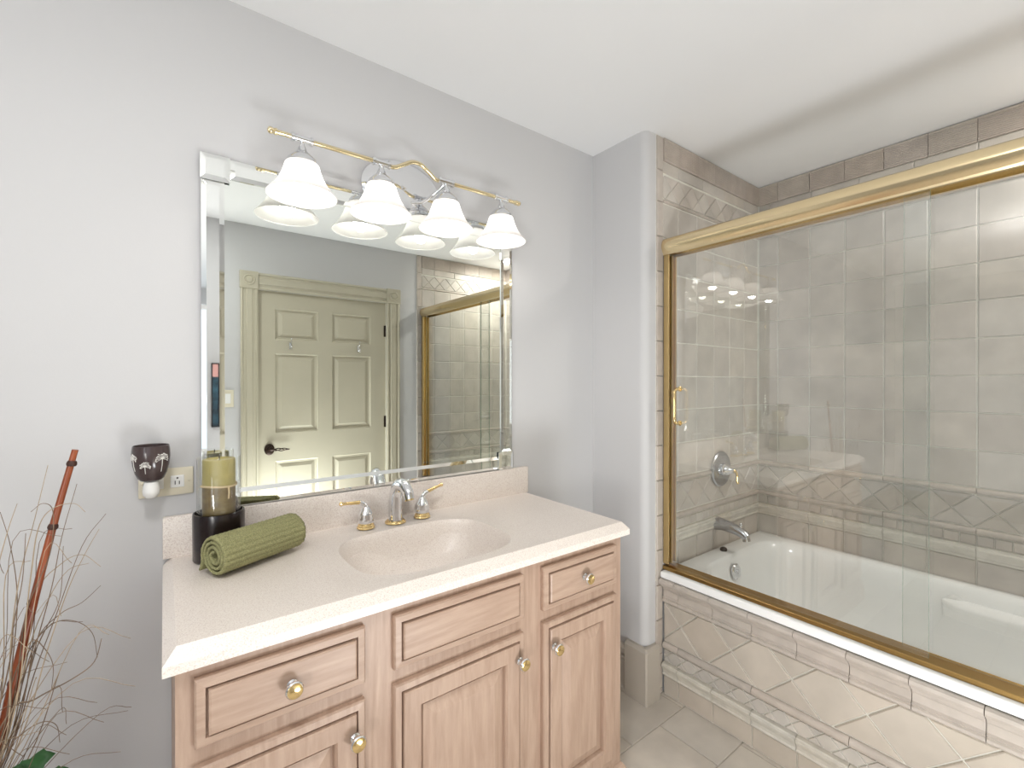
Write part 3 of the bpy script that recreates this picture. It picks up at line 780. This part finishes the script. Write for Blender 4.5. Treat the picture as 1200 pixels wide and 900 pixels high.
t_ = thing('shower_valve', 'round chrome shower valve with gold lever on the alcove end wall', 'shower valve', (2.225, YW, .93))
b = B(); lathe(b, [(.088, 0), (.088, -.006), (.082, -.011), (.070, -.009), (.060, -.012), (.030, -.016), (.030, -.020), (.0001, -.021)], (2.225, YW, .930), axis='y', n=56, cap=False); obj('escutcheon', b, M['dchrome'], t_, smooth=True)
b = B(); lathe(b, [(.029, -.018), (.031, -.028), (.026, -.038), (.022, -.048), (.015, -.060), (.012, -.070), (.0001, -.073)], (2.225, YW, .930), axis='y', n=32, cap=False); h = obj('valve_hub', b, M['chrome'], t_, smooth=True)
b = B(); tube(b, smooth_path([(2.225, YW-.066, .930), (2.236, YW-.074, .926), (2.245, YW-.076, .905), (2.247, YW-.076, .875), (2.250, YW-.080, .866)], 5), [.0075]*4+[.006]*13+[.0055]*4, 12); obj('valve_lever', b, M['brass'], t_, smooth=True)

# ------------------------------------------------------------------ sliding shower enclosure
t_ = thing('shower_enclosure', 'brass framed sliding glass shower doors standing on the tub rim', 'shower doors', (1.76, .32, TZ))
b = B()
pr = [(1.742, 1.925), (1.734, 1.935), (1.728, 1.950), (1.728, 1.962), (1.733, 1.978), (1.745, 1.990), (1.762, 1.994), (1.785, 1.992), (1.800, 1.982), (1.806, 1.960), (1.806, 1.915), (1.800, 1.915), (1.800, 1.930), (1.752, 1.930), (1.752, 1.918), (1.742, 1.918)]
yy0, yy1 = YF+.010, YT-.010
A = [b.verts.new((x, yy0, z)) for x, z in pr]; E = [b.verts.new((x, yy1, z)) for x, z in pr]
for i in range(len(pr)):
    j = (i+1) % len(pr); b.faces.new((A[i], A[j], E[j], E[i]))
b.faces.new(A); b.faces.new(E[::-1]); obj('header_rail', b, M['brass_b'], t_, smooth=True)
b = B()
pr = [(1.742, .5465), (1.742, .559), (1.744, .561), (1.765, .562), (1.800, .564), (1.804, .566), (1.806, .5465)]
A = [b.verts.new((x, yy0, z)) for x, z in pr]; E = [b.verts.new((x, yy1, z)) for x, z in pr]
for i in range(len(pr)):
    j = (i+1) % len(pr); b.faces.new((A[i], A[j], E[j], E[i]))
b.faces.new(A); b.faces.new(E[::-1]); obj('bottom_track', b, M['brass_d'], t_)
for s_, ya in ((1, YT-.010), (-1, YF+.010)):
    b = B(); ye = ya-s_*.026
    box(b, 1.744, 1.752, min(ya, ye), max(ya, ye), .572, 1.918, .002); box(b, 1.798, 1.804, min(ya, ye), max(ya, ye), .572, 1.918, .001)
    box(b, 1.752, 1.798, min(ya, ya-s_*.006), max(ya, ya-s_*.006), .572, 1.918)
    box(b, 1.772, 1.776, min(ya, ye), max(ya, ye), .572, 1.918)
    obj('wall_jamb', b, M['brass_j'], t_)
def pane(x, ya, yb, label):
    b = B(); box(b, x-.003, x+.003, ya, yb, .567, 1.928)
    for f in b.faces:
        if abs(f.normal.y) > .5: f.material_index = 1
    o = obj('glass_door', b, [M['glass'], M['edge']], t_); o['label'] = label; return o
g1 = pane(1.760, .330, 1.196, 'outer sliding glass panel with brass pull')
g2 = pane(1.787, YF+.018, .395, 'inner sliding glass panel')
b = B(); hy, z0, z1 = 1.132, 1.190, 1.336
tube(b, smooth_path([(1.757, hy, z0), (1.735, hy, z0), (1.719, hy, z0+.008), (1.714, hy, z0+.024), (1.714, hy, (z0+z1)/2), (1.714, hy, z1-.024), (1.719, hy, z1-.008), (1.735, hy, z1), (1.757, hy, z1)], 5), .0062, 12)
for z in (z0, z1): lathe(b, [(.011, 0), (.011, -.004), (.006, -.006)], (1.757, hy, z), axis='x', n=20)
obj('door_pull', b, M['brass'], g1, smooth=True)

# ------------------------------------------------------------------ candle holder
cxx, cyy = .115, 1.430
t_ = thing('candle_holder', 'dark round candle holder with clear glass cylinder on the vanity top', 'candle holder', (cxx, cyy, CT+.0004))
b = B(); lathe(b, [(.0001, 0), (.056, 0), (.058, .003), (.0590, .115), (.058, .121), (.0545, .122), (.0515, .118), (.051, .108), (.0001, .108)], (cxx, cyy, CT+.0004), n=56, cap=False); obj('holder_base', b, M['darkwood'], t_, smooth=True)
b = B(); lathe(b, [(.0455, .1085), (.0455, .261), (.0475, .264), (.0495, .261), (.0495, .1085)], (cxx, cyy, CT+.0004), n=56, cap=False); obj('glass_cylinder', b, M['jar'], t_, smooth=True)
t2 = thing('pillar_candle', 'two tone olive pillar candle tied with twine inside the glass cylinder', 'candle', (cxx, cyy, CT+.1085))
zb = CT+.1085
b = B(); lathe(b, [(.0001, 0), (.037, 0), (.0375, .002), (.0375, .080)], (cxx, cyy, zb), n=48, cap=False); obj('lower_wax', b, M['wax_b'], t2, smooth=True)
b = B(); lathe(b, [(.0375, .080), (.0375, .146), (.036, .1505), (.029, .151), (.022, .146), (.0001, .144)], (cxx, cyy, zb), n=48, cap=False); obj('upper_wax', b, M['wax_g'], t2, smooth=True)
b = B(); tube(b, [(cxx+.0395*math.cos(a), cyy+.0395*math.sin(a), zb+.082+.002*math.sin(a*2)) for a in [2*PI*i/40 for i in range(41)]], .0026, 8)
tube(b, [(cxx+.018, cyy-.0365, zb+.082), (cxx+.019, cyy-.0385, zb+.066), (cxx+.018, cyy-.0385, zb+.050)], .0024, 6)
obj('twine_tie', b, M['twine'], t2, smooth=True)
b = B(); tube(b, [(cxx, cyy, zb+.143), (cxx+.001, cyy, zb+.158)], .0012, 6); obj('wick', b, M['black'], t2)

# ------------------------------------------------------------------ rolled towel
p0 = Vector((.091, 1.280, CT)); p1 = Vector((.289, 1.379, CT)); ax = (p1-p0); Lr = ax.length; ax.normalize(); side = Vector((-ax.y, ax.x, 0)); upv = Vector((0, 0, 1))
b = B(); na = 560; nl = 44; turns = 3.25; r0, r1 = .009, .0455
prof = []
for i in range(na):
    u = i/(na-1); th = (1-u)*turns*2*PI
    r = (r0+(r1-r0)*u**.9)*(1+.025*math.sin(th*2+1))
    prof.append(Vector((r*math.cos(th), r*math.sin(th))))
e_ = prof[-1]
for k in range(1, 15):
    q = k/14; prof.append(Vector((e_.x+.001*q+.009*q**4, e_.y-.0405*q)))
zc = .0500
na = len(prof); arc = 0; ring_o, ring_i = [], []
for i, q in enumerate(prof):
    a_, c_ = prof[max(i-1, 0)], prof[min(i+1, na-1)]; tg = (c_-a_).normalized(); nn = Vector((-tg.y, tg.x))
    if i: arc += (q-prof[i-1]).length
    cell = (arc % .0125)/.0125; gro = .0036*(max(0, math.sin(PI*cell))**.55)
    ta = .0018+gro
    if i > na-5: ta *= max(.3, (na-i)/5)
    ro, ri = [], []
    for j in range(nl+1):
        l = Lr*j/nl; wob = .0009*math.sin(j*2.9+int(arc/.0125)*1.7)*(1 if gro > .001 else 0)
        tt = ta*(.55 if j in (0, nl) else 1)
        def tp(v):
            c = p0+ax*l+upv*(zc+v.y)+side*v.x; c.z = max(c.z, CT+.0008); return c
        ro.append(b.verts.new(tp(q+nn*(tt+wob)))); ri.append(b.verts.new(tp(q-nn*.0026)))
    ring_o.append(ro); ring_i.append(ri)
for i in range(na-1):
    for j in range(nl):
        b.faces.new((ring_o[i][j], ring_o[i+1][j], ring_o[i+1][j+1], ring_o[i][j+1]))
        b.faces.new((ring_i[i][j], ring_i[i][j+1], ring_i[i+1][j+1], ring_i[i+1][j]))
    for j in (0, nl): b.faces.new((ring_o[i][j], ring_i[i][j], ring_i[i+1][j], ring_o[i+1][j]))
for i in (0, na-1):
    for j in range(nl): b.faces.new((ring_o[i][j], ring_o[i][j+1], ring_i[i][j+1], ring_i[i][j]))
tag(obj('rolled_towel', b, M['towel'], origin=tuple((p0+p1)/2), smooth='all'), 'green ribbed hand towel rolled up and lying on the vanity top', 'towel')

# ------------------------------------------------------------------ outlet and plug-in warmer
t_ = thing('wall_outlet', 'ivory two-socket outlet plate on the grey wall beside the mirror', 'outlet', (.005, YM, 1.066))
b = B(); box(b, -.053, .063, YM-.006, YM, 1.066, 1.138, .0025); obj('cover_plate', b, M['ivory'], t_, smooth=True)
for x in (-.016, .028):
    b = B(); box(b, x-.015, x+.015, YM-.0085, YM-.005, 1.086, 1.118, .002); s_ = obj('socket', b, M['white'], t_)
    b = B(); box(b, x-.006, x-.004, YM-.0092, YM-.0082, 1.094, 1.104); box(b, x+.003, x+.005, YM-.0092, YM-.0082, 1.094, 1.103)
    lathe(b, [(.0024, 0), (.0001, -.0005)], (x, YM-.0087, 1.111), axis='y', n=12, cap=False); obj('slot', b, M['black'], s_)
for x in (.053, -.045):
    b = B(); lathe(b, [(.003, 0), (.002, -.0015), (.0001, -.0018)], (x, YM-.006, 1.102), axis='y', n=12, cap=False)
    obj('plate_screw', b, M['ivory'], t_)
wx, wy = -.026, YM-.058
t_ = thing('plug_in_warmer', 'dark brown ceramic wax warmer with white flowers plugged into the outlet', 'wax warmer', (wx, wy, 1.078))
wp = [(.0001, 1.121), (.021, 1.121), (.0265, 1.126), (.0325, 1.140), (.0370, 1.160), (.0390, 1.180), (.0385, 1.196), (.0370, 1.207), (.0355, 1.208), (.0345, 1.203), (.0360, 1.188), (.034, 1.180), (.0001, 1.178)]
b = B(); lathe(b, wp, (wx, wy, 0), n=56, cap=False); obj('ceramic_bowl', b, M['ceramic'], t_, smooth=True)
def wr(z):
    pp = wp[1:8]
    for (ra, za), (rb, zb_) in zip(pp, pp[1:]):
        if za <= z <= zb_: return ra+(rb-ra)*(z-za)/(zb_-za)
    return .0365
def onw(a, z, o=.0003): r = wr(z)+o; return (wx+r*math.cos(a), wy+r*math.sin(a), z)
b = B()
def flower(a0, z0, r, stem):
    tube(b, [onw(a0, z0-stem*k/6) for k in range(7)], .0007, 6)
    for k in range(13):
        an = PI*(-.12+1.24*k/12); rr = r*random.uniform(.8, 1.05)
        e = (a0+rr*math.cos(an)/.037, z0+rr*math.sin(an))
        tube(b, [onw(a0+(e[0]-a0)*q, z0+(e[1]-z0)*q) for q in (0, .5, 1)], .00045, 5)
        for q in range(3):
            aa = e[0]+random.uniform(-.05, .05); zz = e[1]+random.uniform(-.0016, .0016)
            bmesh.ops.create_icosphere(b, subdivisions=1, radius=.0011, matrix=Matrix.Translation(onw(aa, zz)))
flower(-PI*.60, 1.160, .0105, .018); flower(-PI*.30, 1.176, .014, .032); flower(-PI*.84, 1.178, .011, .030)
obj('flower_motif', b, M['motif'], t_)
b = B(); box(b, wx-.014, wx+.014, wy-.012, YM-.0088, 1.088, 1.1218, .005, 3)
lathe(b, [(.0001, 1.076), (.010, 1.078), (.0165, 1.086), (.0175, 1.096), (.016, 1.108), (.014, 1.118)], (wx, wy-.006, 0), n=28, cap=False)
obj('night_light_body', b, M['white'], t_, smooth=True)

# ------------------------------------------------------------------ twig arrangement in a floor vase
VXc, VYc = -.305, 1.19
t_ = thing('twig_arrangement', 'tall floor vase holding dry twigs and a red brown bamboo cane', 'dried plant', (VXc, VYc, 0))
b = B(); lathe(b, [(.0001, 0), (.075, 0), (.085, .02), (.105, .12), (.105, .25), (.080, .38), (.048, .47), (.042, .52), (.055, .555), (.050, .556), (.038, .52), (.042, .47), (.070, .38), (.0001, .30)], (VXc, VYc, 0), n=48, cap=False); obj('vase', b, M['darkwood'], t_, smooth=True)
def px(u, v, y):
    # a point on the plane at world y seen at photo pixel (u, v)
    fwd = Vector((.60371, .79720, -.0041)); rt = Vector((.79720, -.60371, 0)); up_ = Vector((.0025, .0033, 1))
    d = fwd*538.78+rt*(u-600)-up_*(v-450); k = y/d.y
    return Vector((d.x*k, y, CAMZ+d.z*k))
ca = px(88, 527, 1.215); cbm = px(2, 862, 1.205)
dirv = (cbm-ca).normalized()
b = B(); base_pt = Vector((VXc+.028, VYc, .50))
path = smooth_path([ca, px(62, 617, 1.215), px(38, 710, 1.212), px(14, 808, 1.208), cbm, base_pt], 6); n_ = len(path)
tube(b, path, [.0050+.0042*i/(n_-1) for i in range(n_)], 12)
cane = obj('bamboo_cane', b, M['bamboo'], t_, smooth=True)
for u, v in ((62, 617), (38, 706), (84, 543), (15, 800)):
    b = B(); c_ = px(u, v, 1.214); tube(b, [c_-dirv*.005, c_-dirv*.002, c_+dirv*.002, c_+dirv*.005], [.0062, .0076, .0080, .0068], 12)
    obj('cane_node', b, M['node'], cane, smooth=True)
rt_ = random.Random(21)
explicit = [
 [(56, 545), (40, 610), (22, 680), (12, 760), (4, 880)], [(90, 567), (72, 630), (60, 690), (38, 770), (10, 880)],
 [(124, 602), (96, 640), (66, 720), (40, 790), (8, 890)], [(116, 620), (100, 648), (80, 690), (56, 760), (14, 890)],
 [(118, 686), (96, 706), (70, 720), (40, 756), (4, 870)], [(119, 748), (110, 776), (84, 796), (40, 820), (2, 850)],
 [(104, 660), (80, 668), (58, 700), (34, 760), (8, 880)], [(36, 600), (50, 590), (62, 600), (58, 650), (30, 720), (6, 860)],
 [(0, 600), (12, 640), (20, 700), (14, 780), (2, 880)], [(20, 590), (8, 625), (-6, 680), (-20, 760)],
 [(30, 625), (26, 680), (16, 730), (6, 800)], [(74, 640), (70, 700), (52, 740), (24, 800), (0, 880)],
 [(100, 600), (86, 590), (60, 597), (44, 622), (34, 690), (10, 860)], [(60, 810), (62, 780), (52, 760), (36, 752), (14, 800), (0, 870)],
 [(114, 770), (108, 742), (88, 728), (60, 732), (30, 770), (0, 850)],
 [(118, 664), (96, 650), (70, 662), (40, 700), (10, 820)], [(70, 870), (66, 850), (50, 846), (26, 860), (4, 890)]]
def twig(pts3, r, m):
    b = B(); p = smooth_path(pts3, 5); n_ = len(p)
    tube(b, p, [max(.0005, r*(.35+.65*i/(n_-1))) for i in range(n_)], 5)
    obj('twig', b, m, t_, smooth='all')
for k, e in enumerate(explicit):
    y = 1.19+rt_.uniform(-.05, .05)
    P3 = [px(u, v, y) for u, v in e] + [Vector((VXc+rt_.uniform(-.015, .015), VYc+rt_.uniform(-.015, .015), .49))]
    twig(P3, .0013 if k != 5 else .0018, M['twig'] if k % 3 else M['twig_p'])
for k in range(74):
    a = rt_.gauss(0, 1); lean = rt_.uniform(-.22, .20); dep = rt_.uniform(-.12, .10); hgt = rt_.uniform(.28, .66)-abs(lean)*.5
    s0 = Vector((VXc+rt_.uniform(-.025, .025), VYc+rt_.uniform(-.025, .025), .49))
    tip = s0+Vector((lean, dep, hgt)); mid = s0+(tip-s0)*.5+Vector((rt_.uniform(-.035, .035), rt_.uniform(-.02, .02), .03)); curl = tip+Vector((lean*.25+rt_.uniform(-.04, .05), rt_.uniform(-.02, .02), rt_.uniform(-.05, .02)))
    twig([curl, tip, mid, s0], rt_.uniform(.0006, .0013), M['twig_p'] if k % 2 else M['twig'])
b = B()
for (u, v, rr, tl_) in ((42, 892, .020, .5), (14, 912, .022, -.3), (62, 908, .016, .9)):
    c_ = px(u, v, 1.13); n = 16; cv = b.verts.new(c_+Vector((0, -.003, 0))); rg = []
    for i in range(n):
        a = 2*PI*i/n; r = rr*(1+.22*math.cos(5*a))
        rg.append(b.verts.new(c_+Vector((r*math.cos(a), .006*math.sin(2*a+tl_), r*.75*math.sin(a)))))
    for i in range(n): b.faces.new((cv, rg[i], rg[(i+1) % n]))
    tube(b, smooth_path([c_, c_+Vector((-.02, .02, -.03)), Vector((VXc, VYc, .50))]), .0012, 5)
bmesh.ops.solidify(b, geom=b.faces[:], thickness=.0004)
obj('green_leaf', b, M['leaf'], t_, smooth='all')

# ------------------------------------------------------------------ wall print seen in the mirror, and unseen lamps added for their light
t_ = thing('wall_print', 'narrow dark coloured print on the door wall, seen at the left border of the mirror', 'picture', (.268, YF, 1.07))
b = B(); rings_panel(b, .246, .291, 1.07, 1.49, [(0, 0), (0, .010), (.003, .012), (.006, .012), (.007, .008)], lambda d: YF+d); obj('picture_frame', b, M['pframe'], t_)
b = B(); quad(b, (.252, YF+.0085, 1.076), (.285, YF+.0085, 1.076), (.285, YF+.0085, 1.484), (.252, YF+.0085, 1.484)); pr_ = obj('print', b, M['picture'], t_)
b = B(); quad(b, (.252, YF+.0088, 1.40), (.285, YF+.0088, 1.40), (.285, YF+.0088, 1.484), (.252, YF+.0088, 1.484)); obj('printed_top_band', b, M['pink_print'], pr_)
t_ = thing('added_pendant_lamp', 'white opal glass bowl pendant, unseen and added to brighten the ceiling', 'ceiling lamp', (LPX, LPY, ZC))
b = B(); lathe(b, [(.20, 2.165), (.195, 2.13), (.16, 2.09), (.10, 2.072), (.0001, 2.068)], (LPX, LPY, 0), n=40, cap=False); obj('lamp_bowl', b, M['frost'], t_, smooth=True)
b = B(); lathe(b, [(.06, 2.4395), (.058, 2.42), (.012, 2.41), (.008, 2.40), (.008, 2.075), (.0001, 2.074)], (LPX, LPY, 0), n=24, cap=False); obj('stem', b, M['chrome'], t_, smooth=True)
for k in range(3):
    a = 2*PI*k/3; b = B(); tube(b, [(LPX+.008*math.cos(a), LPY+.008*math.sin(a), 2.30), (LPX+.198*math.cos(a), LPY+.198*math.sin(a), 2.165)], .002, 6); obj('suspension_rod', b, M['chrome'], t_)
t_ = thing('added_shower_downlight', 'small round recessed downlight, unseen and added to brighten the bathtub alcove', 'ceiling lamp', (2.45, -.22, ZC))
b = B(); lathe(b, [(.115, 2.4395), (.115, 2.433), (.105, 2.430), (.100, 2.4395)], (2.45, -.22, 0), n=40, cap=False); obj('trim_ring', b, M['white'], t_, smooth=True)
t_ = thing('added_downlight', 'round white recessed ceiling downlight, unseen and added to light the counter', 'ceiling lamp', (-.10, .15, ZC))
b = B(); lathe(b, [(.155, 2.4395), (.155, 2.435), (.146, 2.432), (.142, 2.4395)], (-.10, .15, 0), n=40, cap=False); obj('trim_ring', b, M['white'], t_, smooth=True)
